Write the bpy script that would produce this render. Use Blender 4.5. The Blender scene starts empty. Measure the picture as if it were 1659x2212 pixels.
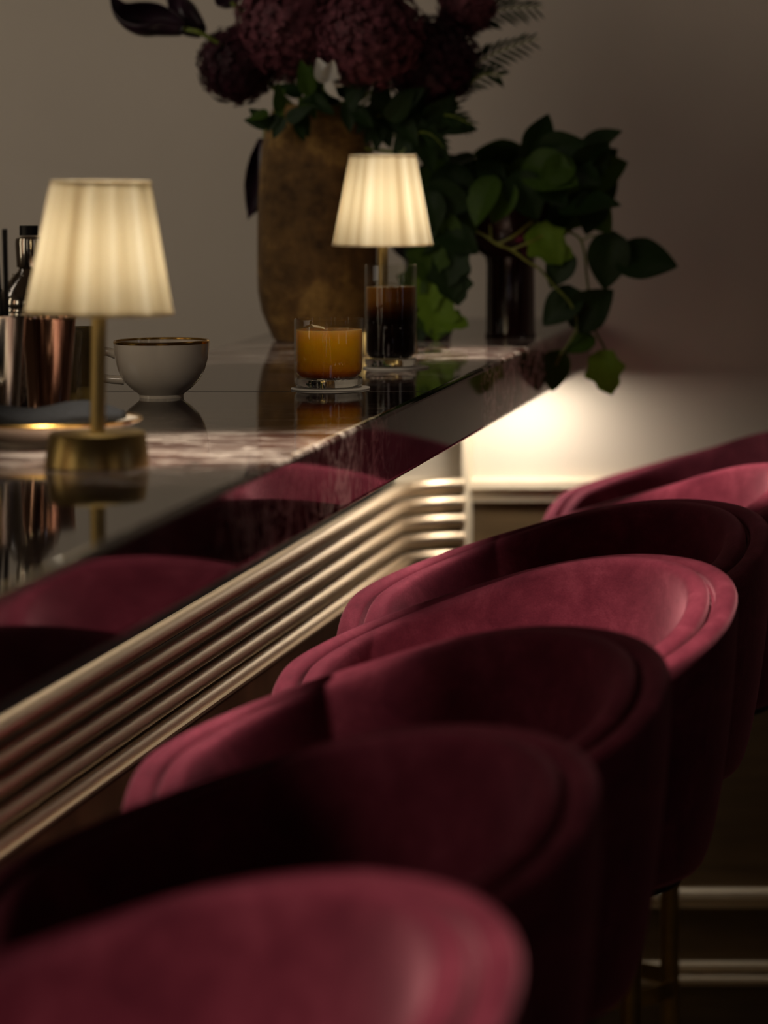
import bpy, bmesh, math, random
from mathutils import Vector, Matrix
random.seed(7)
C = bpy.context.scene.collection
scene = bpy.context.scene
PI = math.pi

# ------------------------------------------------------------------ camera
EYE = 1.55; F = 8000.0; VX = 2240.0; VY = 240.0; W_, H_ = 1659.0, 2212.0
cd = bpy.data.cameras.new('camera'); cam = bpy.data.objects.new('camera', cd); C.objects.link(cam)
cam.location = (0, 0, EYE); cam.rotation_euler = (PI/2, 0, 0)
cd.sensor_fit = 'HORIZONTAL'; cd.sensor_width = 24.0; cd.lens = F/W_*24.0
cd.shift_x = (W_/2-VX)/W_; cd.shift_y = -(H_/2-VY)/W_
cd.dof.use_dof = True; cd.dof.focus_distance = 4.55; cd.dof.aperture_fstop = 3.5
cd.clip_start = 0.05; cd.clip_end = 50
scene.camera = cam

# ------------------------------------------------------------------ world, exposure, lights
wd = bpy.data.worlds.new('world'); scene.world = wd; wd.use_nodes = True
wd.node_tree.nodes['Background'].inputs[0].default_value = (1, .85, .7, 1)
wd.node_tree.nodes['Background'].inputs[1].default_value = 0.01
scene.view_settings.view_transform = 'Standard'; scene.view_settings.look = 'None'
scene.view_settings.gamma = 1.0; scene.view_settings.exposure = 0.0

def look(o, target):
    d = Vector(target)-o.location
    o.rotation_euler = d.to_track_quat('-Z', 'Y').to_euler()
def spot(loc, target, power, deg, col=(1, .86, .68), blend=.5, rad=.03):
    l = bpy.data.lights.new('downlight_or_fill', 'SPOT'); l.energy = power; l.spot_size = math.radians(deg)
    l.spot_blend = blend; l.color = col; l.shadow_soft_size = rad
    o = bpy.data.objects.new('downlight_or_fill', l); C.objects.link(o); o.location = loc; look(o, target); return o
def area(loc, target, power, sx, sy, col=(1, .86, .68), name='soft_light', spread=180):
    l = bpy.data.lights.new(name, 'AREA'); l.shape = 'RECTANGLE'; l.size = sx; l.size_y = sy
    l.energy = power; l.color = col; l.spread = math.radians(spread)
    o = bpy.data.objects.new(name, l); C.objects.link(o); o.location = loc; look(o, target); return o

STOOLS = [  # y, x-centre, turn, which
    (2.30, -.587, 0), (2.90, -.607, 0), (3.50, -.612, 0), (4.10, -.597, 0), (4.70, -.618, 0), (5.30, -.582, -.42), (5.90, -.585, -.45)]
# ceiling downlights over the stools, the last one an added fill
spot((-.66, 3.50, 2.75), (-.53, 4.06, .95), 225, 19, blend=.75)
spot((-.60, 4.9, 2.75), (-.46, 5.38, .95), 290, 13, blend=.4)
spot((-.56, 1.62, 2.75), (-.47, 2.26, .95), 135, 23, blend=.95)
spot((-1.7, 2.3, 2.6), (-.40, 3.15, 1.0), 24, 28, blend=1.0, rad=.25)  # weak fill added from the bar side, lifts the stool insides
# ceiling downlights over the counter, plus added spots for the drinks and cup
spot((-1.05, 3.50, 2.75), (-.86, 3.80, 1.2), 230, 18, blend=.9)
spot((-1.00, 4.60, 2.75), (-.885, 4.83, 1.25), 60, 11, blend=.7)  # added to make the two drinks glow from above
spot((-.93, 4.90, 2.75), (-.82, 5.32, 1.2), 210, 12, blend=.8)
spot((-.2, 2.7, 2.75), (-.885, 4.72, 1.25), 115, 7, blend=.8)  # added front fill aimed at the drinks, not above the counter
spot((-1.02, 1.8, 2.72), (-1.075, 4.5, 1.240), 48, 3.2, blend=.9, rad=.02)  # narrow beam added only to brighten the cup
# wash on the back wall
area((-2.5, 4.3, 2.2), (-1.6, 6.2, 1.5), 4.1, 1.2, 1.0, (1, .88, .74), spread=120)
area((.5, 5.3, 2.85), (.3, 6.2, 1.2), 1.3, 1.4, .2, (1, .78, .66), spread=120)
# upright light panels added near the unseen walls, to give the metal streaks
for x, y, z, p, h, c in ((-3.1, 1.2, 1.5, 1.2, 1.2, (1, .85, .62)), (-3.1, 3.3, 1.5, .8, 1.0, (1, .82, .55)), (-3.1, 2.2, 1.5, .4, 1.0, (1, .6, .35)), (-1.9, -1.3, 1.5, .5, 1.2, (1, .85, .62)),
                         (-.6, -1.3, 1.5, .25, .9, (.55, .65, 1)), (.5, -1.3, 1.6, .3, .8, (1, .75, .6)), (2.5, 1.0, 1.5, .4, 1.0, (1, .8, .6)), (2.5, 3.4, 1.5, .25, 1.0, (.6, .68, 1))):
    area((x, y, z), (-1, 4.0, 1.3), p*1.7, .20, h, c, 'streak_light')
# led line hidden under the overhang of the counter, and a small puck light by the wall
l = area((-1.022, 3.95, 1.108), (-.96, 3.95, 0), 3.2, .012, 4.4, (1, .88, .7), 'under_counter_light', spread=104)
l.rotation_euler = (0, 0, 0)
area((-.86, 6.11, 1.112), (-.86, 6.12, 0), 1.35, .12, .06, (1, .90, .76), 'puck_light')
l = area((-.83, 4.35, 1.108), (-.83, 4.35, 0), 1.3, .012, 1.7, (1, .86, .7), 'arm_fill_light', spread=84)  # extra strip added to brighten the stool arm fronts and lower panel
l.rotation_euler = (0, 0, 0)

# ------------------------------------------------------------------ helpers
def tag(o, label=None, cat=None, group=None, kind=None):
    if label: o['label'] = label
    if cat: o['category'] = cat
    if group: o['group'] = group
    if kind: o['kind'] = kind
    return o
def empty(name, loc, rz=0.0):
    o = bpy.data.objects.new(name, None); C.objects.link(o); o.location = loc; o.rotation_euler = (0, 0, rz)
    o.empty_display_size = .05; return o
def obj(name, bm, m, parent=None, smooth=True, bevel=0, subs=0):
    bmesh.ops.recalc_face_normals(bm, faces=bm.faces)
    if smooth:
        for e in bm.edges:
            if len(e.link_faces) == 2 and e.calc_face_angle(0) > math.radians(38): e.smooth = False
    me = bpy.data.meshes.new(name); bm.to_mesh(me); bm.free()
    me.materials.append(m)
    for p in me.polygons: p.use_smooth = smooth
    o = bpy.data.objects.new(name, me); C.objects.link(o)
    if parent: o.parent = parent
    if bevel:
        b = o.modifiers.new('b', 'BEVEL'); b.width = bevel; b.segments = 3; b.limit_method = 'ANGLE'; b.angle_limit = math.radians(40)
    if subs:
        s = o.modifiers.new('s', 'SUBSURF'); s.levels = subs; s.render_levels = subs
    return o
def children(o): return [c for c in C.objects if c.parent == o]
def copy_tree(o, parent=None, kids=None):
    c = o.copy(); C.objects.link(c); c.parent = parent
    for ch in [x for x in bpy.data.objects if x.parent == o]: copy_tree(ch, c)
    return c
def box(bm, x0, x1, y0, y1, z0, z1):
    v = [bm.verts.new(p) for p in ((x0,y0,z0),(x1,y0,z0),(x1,y1,z0),(x0,y1,z0),(x0,y0,z1),(x1,y0,z1),(x1,y1,z1),(x0,y1,z1))]
    for f in ((0,3,2,1),(4,5,6,7),(0,1,5,4),(1,2,6,5),(2,3,7,6),(3,0,4,7)): bm.faces.new([v[i] for i in f])
    return v
def lathe(bm, prof, n=64, cx=0, cy=0, close=True, rmod=None):
    """prof: list of (r, z); closes first and last at the axis when r==0"""
    rings = []
    for i, (r, z) in enumerate(prof):
        if r < 1e-6: rings.append([bm.verts.new((cx, cy, z))])
        else:
            rings.append([bm.verts.new((cx+(r*(rmod(k, z, i) if rmod else 1))*math.cos(2*PI*k/n), cy+(r*(rmod(k, z, i) if rmod else 1))*math.sin(2*PI*k/n), z)) for k in range(n)])
    for a, b in zip(rings, rings[1:]):
        for k in range(n):
            k2 = (k+1) % n
            if len(a) == 1 and len(b) == 1: continue
            if len(a) == 1: bm.faces.new((a[0], b[k], b[k2]))
            elif len(b) == 1: bm.faces.new((a[k], a[k2], b[0]))
            else: bm.faces.new((a[k], a[k2], b[k2], b[k]))
def tube(bm, pts, rad, n=10, caps=True):
    pts = [Vector(p) for p in pts]; rings = []
    up = Vector((0, 0, 1))
    for i, p in enumerate(pts):
        t = (pts[min(i+1, len(pts)-1)]-pts[max(i-1, 0)]).normalized()
        s = t.cross(up)
        if s.length < 1e-3: s = t.cross(Vector((0, 1, 0)))
        s.normalize(); q = s.cross(t).normalized()
        r = rad(i/(len(pts)-1)) if callable(rad) else rad
        rings.append([bm.verts.new(p+s*r*math.cos(2*PI*k/n)+q*r*math.sin(2*PI*k/n)) for k in range(n)])
    for a, b in zip(rings, rings[1:]):
        for k in range(n): bm.faces.new((a[k], a[(k+1) % n], b[(k+1) % n], b[k]))
    if caps: bm.faces.new(rings[0][::-1]); bm.faces.new(rings[-1])
def spline(pts, n=8):
    pts = [Vector(p) for p in pts]; out = []
    P = [pts[0]*2-pts[1]]+pts+[pts[-1]*2-pts[-2]]
    for i in range(1, len(P)-2):
        for k in range(n):
            t = k/n; a, b, c, d = P[i-1:i+3]
            out.append(.5*((2*b)+(c-a)*t+(2*a-5*b+4*c-d)*t*t+(3*b-a-3*c+d)*t**3))
    out.append(pts[-1]); return out
def at(px, py, Y): return Vector(((px-VX)*Y/F, Y, EYE-(py-VY)*Y/F))
def lerp_tab(t, tab):
    if t <= tab[0][0]: return tab[0][1]
    for (a, va), (b, vb) in zip(tab, tab[1:]):
        if t <= b:
            k = (t-a)/(b-a); k = k*k*(3-2*k)*.35+k*.65
            return va+(vb-va)*k
    return tab[-1][1]

# ------------------------------------------------------------------ materials
def new_mat(name):
    m = bpy.data.materials.new(name); m.use_nodes = True
    nt = m.node_tree; return m, nt, nt.nodes['Principled BSDF']
def ramp(nt, src, stops):
    r = nt.nodes.new('ShaderNodeValToRGB'); e = r.color_ramp.elements
    e[0].position, e[0].color = stops[0][0], (*stops[0][1], 1); e[1].position, e[1].color = stops[-1][0], (*stops[-1][1], 1)
    for p, c in stops[1:-1]:
        q = e.new(p); q.color = (*c, 1)
    nt.links.new(src, r.inputs[0]); return r.outputs[0]
def noise(nt, scale, detail=4, rough=.5, vec=None, dist=0):
    n = nt.nodes.new('ShaderNodeTexNoise'); n.inputs['Scale'].default_value = scale; n.inputs['Detail'].default_value = detail
    n.inputs['Roughness'].default_value = rough; n.inputs['Distortion'].default_value = dist
    if vec is not None: nt.links.new(vec, n.inputs['Vector'])
    return n
def tex(nt, kind='Object', scale=(1, 1, 1)):
    t = nt.nodes.new('ShaderNodeTexCoord'); mp = nt.nodes.new('ShaderNodeMapping'); mp.inputs['Scale'].default_value = scale
    nt.links.new(t.outputs[kind], mp.inputs[0]); return mp.outputs[0]
def bump(nt, b, src, strength, dist=.002):
    n = nt.nodes.new('ShaderNodeBump'); n.inputs['Strength'].default_value = strength; n.inputs['Distance'].default_value = dist
    nt.links.new(src, n.inputs['Height']); nt.links.new(n.outputs[0], b.inputs['Normal']); return n
def simple(name, col, rough=.5, metal=0, var=.15, nscale=30, bstr=.0, coat=0, spec=.5, sc=(1, 1, 1)):
    m, nt, b = new_mat(name)
    n = noise(nt, nscale, vec=tex(nt, 'Object', sc))
    lo = tuple(max(0, c*(1-var)) for c in col); hi = tuple(min(1, c*(1+var)) for c in col)
    nt.links.new(ramp(nt, n.outputs[0], [(.3, lo), (.7, hi)]), b.inputs['Base Color'])
    b.inputs['Roughness'].default_value = rough; b.inputs['Metallic'].default_value = metal
    b.inputs['Coat Weight'].default_value = coat; b.inputs['Specular IOR Level'].default_value = spec
    if bstr: bump(nt, b, n.outputs[0], bstr)
    return m

m_wall = simple('wall_paint', (.62, .55, .46), .85, var=.03, nscale=4, bstr=.02)
m_wall_low = simple('dark_wood_panel', (.10, .062, .028), .45, var=.25, nscale=6, sc=(1, 1, 8))
m_trim = simple('trim_paint', (.70, .60, .45), .5, var=.04)
m_ceil = simple('ceiling_paint', (.25, .2, .16), .9, var=.05)
m_floor = simple('dark_floor', (.05, .034, .02), .35, var=.3, nscale=8, sc=(8, 1, 1))
m_brass = simple('brushed_brass', (.50, .36, .14), .33, 1, var=.04, nscale=6, sc=(40, 40, 2))
m_brass_d = simple('aged_brass', (.42, .28, .09), .34, 1, var=.15)
m_tube = simple('champagne_metal', (.62, .50, .36), .42, 1, var=.02, nscale=12, sc=(1, .3, 1))
m_black = simple('black_plastic', (.006, .006, .007), .4, var=.3)
m_steel = simple('polished_steel', (.66, .62, .57), .12, 1, var=.03, nscale=5)
m_copper = simple('copper_toned_steel', (.66, .38, .28), .14, 1, var=.05, nscale=5)
m_ceramic = simple('glazed_ceramic', (.72, .63, .53), .12, 0, var=.03, nscale=20, coat=.6)
m_gold = simple('gold_band', (.55, .34, .09), .22, 1, var=.1)
m_navy = simple('dark_napkin_cloth', (.007, .008, .011), .9, var=.4, nscale=200, bstr=.3)
m_coaster = simple('paper_coaster', (.42, .38, .33), .8, var=.05)
m_base = simple('brown_leather_panel', (.13, .058, .032), .38, var=.35, nscale=14, bstr=.35)
m_pot = simple('plum_lacquer', (.030, .008, .010), .18, 0, var=.4, nscale=12, coat=.5)
m_stem = simple('green_stem', (.13, .17, .02), .5, var=.3, nscale=60)
m_vine = simple('yellow_green_vine', (.20, .22, .03), .5, var=.3, nscale=60)
m_calla = simple('dark_purple_calla', (.022, .008, .016), .35, var=.5, nscale=30)
m_white = simple('white_petal', (.55, .53, .48), .6, var=.1)

# velvet
def velvet():
    m, nt, b = new_mat('burgundy_velvet')
    v = tex(nt, 'Object')
    n1 = noise(nt, 17, 8, .72, v, .4); n2 = noise(nt, 700, 3, .6, v)
    mx = nt.nodes.new('ShaderNodeMath'); mx.operation = 'ADD'
    ml = nt.nodes.new('ShaderNodeMath'); ml.operation = 'MULTIPLY'; ml.inputs[1].default_value = .35
    nt.links.new(n2.outputs[0], ml.inputs[0]); nt.links.new(n1.outputs[0], mx.inputs[0]); nt.links.new(ml.outputs[0], mx.inputs[1])
    nt.links.new(ramp(nt, mx.outputs[0], [(.45, (.10, .011, .026)), (.68, (.175, .024, .047)), (.9, (.28, .05, .085))]), b.inputs['Base Color'])
    b.inputs['Roughness'].default_value = .75; b.inputs['Specular IOR Level'].default_value = .12
    b.inputs['Sheen Weight'].default_value = .55; b.inputs['Sheen Roughness'].default_value = .38
    b.inputs['Sheen Tint'].default_value = (.95, .38, .48, 1)
    bump(nt, b, n2.outputs[0], .45, .0012)
    return m
m_velvet = velvet()

# stone
def stone():
    m, nt, b = new_mat('dark_veined_marble')
    v0 = tex(nt, 'Object'); v = tex(nt, 'Object', (.42, 1, 1))
    dn = noise(nt, 3.2, 5, .6, v)
    add = nt.nodes.new('ShaderNodeVectorMath'); add.operation = 'MULTIPLY_ADD'
    nt.links.new(dn.outputs['Color'], add.inputs[0]); add.inputs[1].default_value = (.42, .42, .42); nt.links.new(v, add.inputs[2])
    def veins(scale, width, col_scale):
        vo = nt.nodes.new('ShaderNodeTexVoronoi'); vo.feature = 'DISTANCE_TO_EDGE'; vo.inputs['Scale'].default_value = scale
        nt.links.new(add.outputs[0], vo.inputs['Vector'])
        return ramp(nt, vo.outputs['Distance'], [(0, (col_scale,)*3), (width*.4, (col_scale*.6,)*3), (width, (0, 0, 0))])
    va = veins(8, .045, 1.0); vb = veins(23, .10, .6)
    rn = noise(nt, 9, 5, .55, tex(nt, 'Object', (.22, 1, 1)), .6)
    vc = ramp(nt, rn.outputs[0], [(.472, (0, 0, 0)), (.496, (.95, .95, .95)), (.504, (.95, .95, .95)), (.528, (0, 0, 0))])
    ms = nt.nodes.new('ShaderNodeMix'); ms.data_type = 'RGBA'; ms.blend_type = 'LIGHTEN'; ms.inputs[0].default_value = 1
    nt.links.new(va, ms.inputs['A']); nt.links.new(vc, ms.inputs['B']); va = ms.outputs['Result']
    # vein clusters: bands of busy stone separated by calm black stone
    cn = noise(nt, 1.6, 3, .5, v0)
    sep = nt.nodes.new('ShaderNodeSeparateXYZ'); nt.links.new(v0, sep.inputs[0])
    mr = nt.nodes.new('ShaderNodeMath'); mr.operation = 'MULTIPLY_ADD'; mr.inputs[1].default_value = .45
    nt.links.new(cn.outputs[0], mr.inputs[0]); nt.links.new(sep.outputs['Y'], mr.inputs[2])
    m2 = nt.nodes.new('ShaderNodeMath'); m2.operation = 'DIVIDE'; m2.inputs[1].default_value = 8.0
    nt.links.new(mr.outputs[0], m2.inputs[0])
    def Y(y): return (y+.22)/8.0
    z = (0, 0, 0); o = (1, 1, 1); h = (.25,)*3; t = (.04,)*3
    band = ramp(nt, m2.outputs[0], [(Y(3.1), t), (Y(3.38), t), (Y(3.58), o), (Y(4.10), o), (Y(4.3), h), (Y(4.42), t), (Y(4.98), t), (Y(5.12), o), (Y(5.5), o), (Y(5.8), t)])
    mxv = nt.nodes.new('ShaderNodeMix'); mxv.data_type = 'RGBA'; mxv.blend_type = 'ADD'; mxv.inputs[0].default_value = 1
    nt.links.new(va, mxv.inputs['A']); nt.links.new(vb, mxv.inputs['B'])
    mk = nt.nodes.new('ShaderNodeMix'); mk.data_type = 'RGBA'; mk.blend_type = 'MULTIPLY'; mk.inputs[0].default_value = 1
    nt.links.new(mxv.outputs['Result'], mk.inputs['A']); nt.links.new(band, mk.inputs['B'])
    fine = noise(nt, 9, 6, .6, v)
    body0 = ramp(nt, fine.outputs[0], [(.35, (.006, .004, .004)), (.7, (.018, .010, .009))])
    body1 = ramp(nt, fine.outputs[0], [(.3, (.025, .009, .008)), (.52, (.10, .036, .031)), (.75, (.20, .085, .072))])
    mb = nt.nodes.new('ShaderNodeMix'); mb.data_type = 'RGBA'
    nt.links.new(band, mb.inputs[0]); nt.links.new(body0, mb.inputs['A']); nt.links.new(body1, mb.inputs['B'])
    mf = nt.nodes.new('ShaderNodeMix'); mf.data_type = 'RGBA'
    nt.links.new(mk.outputs['Result'], mf.inputs[0]); nt.links.new(mb.outputs['Result'], mf.inputs['A']); mf.inputs['B'].default_value = (.82, .70, .63, 1)
    nt.links.new(mf.outputs['Result'], b.inputs['Base Color'])
    b.inputs['Roughness'].default_value = .045; b.inputs['IOR'].default_value = 1.62
    b.inputs['Specular IOR Level'].default_value = .5
    return m
m_stone = stone()

def glass(name, col=(1, 1, 1), rough=0.0, ior=1.46):
    m, nt, b = new_mat(name)
    n = noise(nt, 3); nt.links.new(ramp(nt, n.outputs[0], [(.3, tuple(c*.99 for c in col)), (.7, col)]), b.inputs['Base Color'])
    b.inputs['Roughness'].default_value = rough; b.inputs['IOR'].default_value = ior
    b.inputs['Transmission Weight'].default_value = 1; return m
m_glass = glass('clear_glass')
def thin_glass():
    m, nt, b = new_mat('thin_clear_glass'); tr = nt.nodes.new('ShaderNodeBsdfTransparent'); gl = nt.nodes.new('ShaderNodeBsdfGlossy')
    gl.inputs['Roughness'].default_value = .02; tr.inputs[0].default_value = (.96, .96, .94, 1)
    lw = nt.nodes.new('ShaderNodeLayerWeight'); lw.inputs[0].default_value = .5; pw = nt.nodes.new('ShaderNodeMath'); pw.operation = 'POWER'; pw.inputs[1].default_value = 4.0; nt.links.new(lw.outputs['Facing'], pw.inputs[0])
    fr = nt.nodes.new('ShaderNodeMath'); fr.operation = 'MULTIPLY_ADD'; fr.inputs[1].default_value = .55; fr.inputs[2].default_value = .035; nt.links.new(pw.outputs[0], fr.inputs[0])
    n = noise(nt, 40, vec=tex(nt)); bp = nt.nodes.new('ShaderNodeBump'); bp.inputs['Strength'].default_value = .05; nt.links.new(n.outputs[0], bp.inputs['Height']); nt.links.new(bp.outputs[0], gl.inputs['Normal'])
    mx = nt.nodes.new('ShaderNodeMixShader'); nt.links.new(fr.outputs[0], mx.inputs[0]); nt.links.new(tr.outputs[0], mx.inputs[1]); nt.links.new(gl.outputs[0], mx.inputs[2])
    nt.links.new(mx.outputs[0], nt.nodes['Material Output'].inputs[0]); return m
m_thin = thin_glass(); m_ice = m_thin
m_amber = glass('amber_etched_glass', (.55, .40, .12), .08)
bump(m_amber.node_tree, m_amber.node_tree.nodes['Principled BSDF'], (lambda vo: vo.outputs[0])((lambda nt: (lambda n: (setattr(n.inputs['Scale'], 'default_value', 90), n)[1])(nt.nodes.new('ShaderNodeTexVoronoi')))(m_amber.node_tree)), .6, .002)

def liquid(name, stops, z0, z1, trans=.0, tl=.45, sss=0):
    m, nt, b = new_mat(name)
    t = nt.nodes.new('ShaderNodeTexCoord'); sp = nt.nodes.new('ShaderNodeSeparateXYZ'); nt.links.new(t.outputs['Object'], sp.inputs[0])
    n = noise(nt, 45, 3, .5, t.outputs['Object'])
    ma = nt.nodes.new('ShaderNodeMath'); ma.operation = 'MULTIPLY_ADD'; ma.inputs[1].default_value = .012
    nt.links.new(n.outputs[0], ma.inputs[0]); nt.links.new(sp.outputs['Z'], ma.inputs[2])
    mr = nt.nodes.new('ShaderNodeMapRange'); mr.inputs['From Min'].default_value = z0+.006; mr.inputs['From Max'].default_value = z1+.006
    nt.links.new(ma.outputs[0], mr.inputs['Value'])
    c = ramp(nt, mr.outputs[0], stops)
    nt.links.new(c, b.inputs['Base Color']); b.inputs['Roughness'].default_value = .15
    b.inputs['Transmission Weight'].default_value = trans; b.inputs['IOR'].default_value = 1.33
    b.inputs['Subsurface Weight'].default_value = sss; b.inputs['Subsurface Radius'].default_value = (1, .7, .3); b.inputs['Subsurface Scale'].default_value = .03
    tr = nt.nodes.new('ShaderNodeBsdfTranslucent'); nt.links.new(c, tr.inputs[0])
    mx = nt.nodes.new('ShaderNodeMixShader'); mx.inputs[0].default_value = tl
    nt.links.new(b.outputs[0], mx.inputs[1]); nt.links.new(tr.outputs[0], mx.inputs[2])
    nt.links.new(mx.outputs[0], nt.nodes['Material Output'].inputs[0]); return m

def shade_mat():
    m, nt, b = new_mat('pleated_shade_fabric')
    t = nt.nodes.new('ShaderNodeTexCoord')
    g = nt.nodes.new('ShaderNodeSeparateXYZ'); nt.links.new(t.outputs['Object'], g.inputs[0])
    at2 = nt.nodes.new('ShaderNodeMath'); at2.operation = 'ARCTAN2'; nt.links.new(g.outputs['Y'], at2.inputs[0]); nt.links.new(g.outputs['X'], at2.inputs[1])
    cb = nt.nodes.new('ShaderNodeCombineXYZ'); nt.links.new(at2.outputs[0], cb.inputs[0])
    n = noise(nt, 2.6, 5, .62, cb.outputs[0])
    c = ramp(nt, n.outputs[0], [(.32, (.58, .48, .32)), (.5, (.78, .71, .56)), (.66, (.95, .91, .80))])
    df = nt.nodes.new('ShaderNodeBsdfDiffuse'); tr = nt.nodes.new('ShaderNodeBsdfTranslucent')
    nt.links.new(c, df.inputs[0]); nt.links.new(c, tr.inputs[0])
    mx = nt.nodes.new('ShaderNodeMixShader'); mx.inputs[0].default_value = .6
    nt.links.new(df.outputs[0], mx.inputs[1]); nt.links.new(tr.outputs[0], mx.inputs[2])
    nt.links.new(mx.outputs[0], nt.nodes['Material Output'].inputs[0]); return m
m_shade = shade_mat()

def vase_mat():
    m, nt, b = new_mat('rough_gilded_ceramic')
    v = tex(nt); n = noise(nt, 40, 8, .7, v); n2 = noise(nt, 6, 4, .6, v)
    mx = nt.nodes.new('ShaderNodeMath'); mx.operation = 'MULTIPLY_ADD'; mx.inputs[1].default_value = .6
    nt.links.new(n.outputs[0], mx.inputs[0]); nt.links.new(n2.outputs[0], mx.inputs[2])
    nt.links.new(ramp(nt, mx.outputs[0], [(.6, (.06, .028, .006)), (.8, (.19, .10, .028)), (1.0, (.52, .31, .085))]), b.inputs['Base Color'])
    b.inputs['Metallic'].default_value = .45; b.inputs['Roughness'].default_value = .48
    bump(nt, b, n.outputs[0], .9, .006); return m
m_vase = vase_mat()
def leaf_mat(name, a, c, sc=35):
    m, nt, b = new_mat(name); v = tex(nt)
    n = noise(nt, sc, 4, .6, v); col = ramp(nt, n.outputs[0], [(.3, a), (.7, c)])
    nt.links.new(col, b.inputs['Base Color']); b.inputs['Roughness'].default_value = .55; b.inputs['Specular IOR Level'].default_value = .22
    tr = nt.nodes.new('ShaderNodeBsdfTranslucent'); nt.links.new(col, tr.inputs[0])
    mx = nt.nodes.new('ShaderNodeMixShader'); mx.inputs[0].default_value = .25
    nt.links.new(b.outputs[0], mx.inputs[1]); nt.links.new(tr.outputs[0], mx.inputs[2])
    nt.links.new(mx.outputs[0], nt.nodes['Material Output'].inputs[0]); return m
m_leaf = leaf_mat('green_leaf', (.022, .055, .004), (.06, .12, .008))
m_leaf_d = leaf_mat('deep_green_leaf', (.006, .020, .003), (.017, .042, .005))
m_leaf_b = leaf_mat('bright_green_leaf', (.10, .20, .012), (.18, .30, .02))
m_hyd = leaf_mat('burgundy_petals', (.030, .006, .010), (.27, .085, .11), 75)
m_hyd_d = leaf_mat('dark_burgundy_petals', (.02, .005, .008), (.07, .016, .028))

# ------------------------------------------------------------------ the room
WY = 6.215
def struct(name, bm, m, **k): return tag(obj(name, bm, m, smooth=False, **k), kind='structure')
bm = bmesh.new(); box(bm, -3.2, 2.6, -1.5, WY, -.1, 0); struct('floor', bm, m_floor)
bm = bmesh.new(); box(bm, -3.2, 2.6, -1.5, WY, 2.9, 3.0); struct('ceiling', bm, m_ceil)
bm = bmesh.new(); box(bm, -3.3, 2.7, WY+.02, WY+.12, .90, 2.9)
struct('wall_back', bm, m_wall)
bm = bmesh.new(); box(bm, -3.3, -3.2, -1.5, WY+.1, 0, 2.9); struct('wall_left', bm, m_wall)
bm = bmesh.new(); box(bm, 2.6, 2.7, -1.5, WY+.1, 0, 2.9); struct('wall_right', bm, m_wall)
bm = bmesh.new(); box(bm, -3.3, 2.7, -1.6, -1.5, 0, 2.9); struct('wall_front', bm, m_wall)
bm = bmesh.new(); box(bm, -3.3, 2.7, WY+.02, WY+.10, 0, .895); struct('trim_1', bm, m_wall_low)   # dark panelling below the dado
def rail(name, z0, z1, dep=.018):
    bm = bmesh.new(); h = z1-z0
    prof = [(WY+.03, z0), (WY+.02-dep*.45, z0), (WY+.02-dep*.6, z0+h*.3), (WY+.02-dep*.6, z0+h*.45), (WY+.02-dep, z0+h*.6), (WY+.02-dep, z0+h*.9), (WY+.02-dep*.8, z1), (WY+.03, z1)]
    a = [bm.verts.new((-3.2, y, z)) for y, z in prof]; b = [bm.verts.new((2.6, y, z)) for y, z in prof]
    n = len(prof)
    for i in range(n): bm.faces.new((a[i], a[(i+1) % n], b[(i+1) % n], b[i]))
    bm.faces.new(a); bm.faces.new(b[::-1]); return struct(name, bm, m_trim)
rail('trim_2', .893, .933, .022); rail('trim_3', .210, .242, .018); rail('trim_4', .101, .119, .014); rail('baseboard_back', .080, .096, .016)

# ------------------------------------------------------------------ bar counter
XF, XB, ZT, ZB = -.75, -1.21, 1.202, 1.117
bm = bmesh.new(); box(bm, XB, XF, -.4, WY+.018, ZB, ZT)
for v in bm.verts: pass
o = obj('bar_counter', bm, m_stone, smooth=False)
bv = o.modifiers.new('b', 'BEVEL'); bv.width = .006; bv.segments = 4; bv.limit_method = 'ANGLE'
tag(o, 'long dark marble bar counter with pale veins and thick polished front edge', 'bar counter')
bm = bmesh.new(); box(bm, XB+.001, XF-.001, 4.59, 4.5912, ZT-.001, ZT+.0003)
obj('slab_joint', bm, m_black, o, smooth=False)

XT = -1.05
base = empty('bar_cabinet', (XT, 3.0, 0))
def addp(name, bm, m, smooth=True, **k):
    ob = obj(name, bm, m, smooth=smooth, **k); ob.parent = base; ob.matrix_parent_inverse = Matrix.Translation(base.location).inverted(); return ob
bm = bmesh.new(); box(bm, XT-.10, XT-.028, -.4, WY, .0, ZB-.001); addp('cabinet_body', bm, m_black, False)
for i in range(5):
    r = .0121; z = EYE-1.05*(.5835+.0282*i)-r
    pts = [(XT, -.4+.25*k, z) for k in range(26)]+[(XT, 6.10, z)]
    for k in range(1, 11):
        a = k/10*PI/2; pts.append((XT+.092-.092*math.cos(a), 6.10+.092*math.sin(a), z))
    pts.append((XT+.095, 6.192, z))
    bm = bmesh.new(); tube(bm, pts, r, 48); addp('metal_tube', bm, m_tube)
zs = EYE-1.032*.721
bm = bmesh.new(); box(bm, XT-.03, XT+.008, -.4, WY-.02, zs+.0055, zs+.0075); addp('upper_strip', bm, m_tube, False)
bm = bmesh.new(); box(bm, XT-.03, XT+.018, -.4, WY-.02, zs-.0032, zs+.0008); addp('lower_strip', bm, m_tube, False)
bm = bmesh.new(); box(bm, XT-.03, XT+.014, -.4, WY-.02, .10, zs-.0032); addp('lower_panel', bm, m_base, False)
bm = bmesh.new(); box(bm, XT-.03, XT-.005, -.4, WY-.02, .0, .10); addp('toe_kick', bm, m_black, False)
bm = bmesh.new(); box(bm, XT+.090, XT+.100, WY-.03, WY+.019, .0, ZB-.001); addp('end_post', bm, m_trim, False)
tag(base, 'bar cabinet under the counter clad in five horizontal champagne metal tubes', 'bar cabinet')

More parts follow.
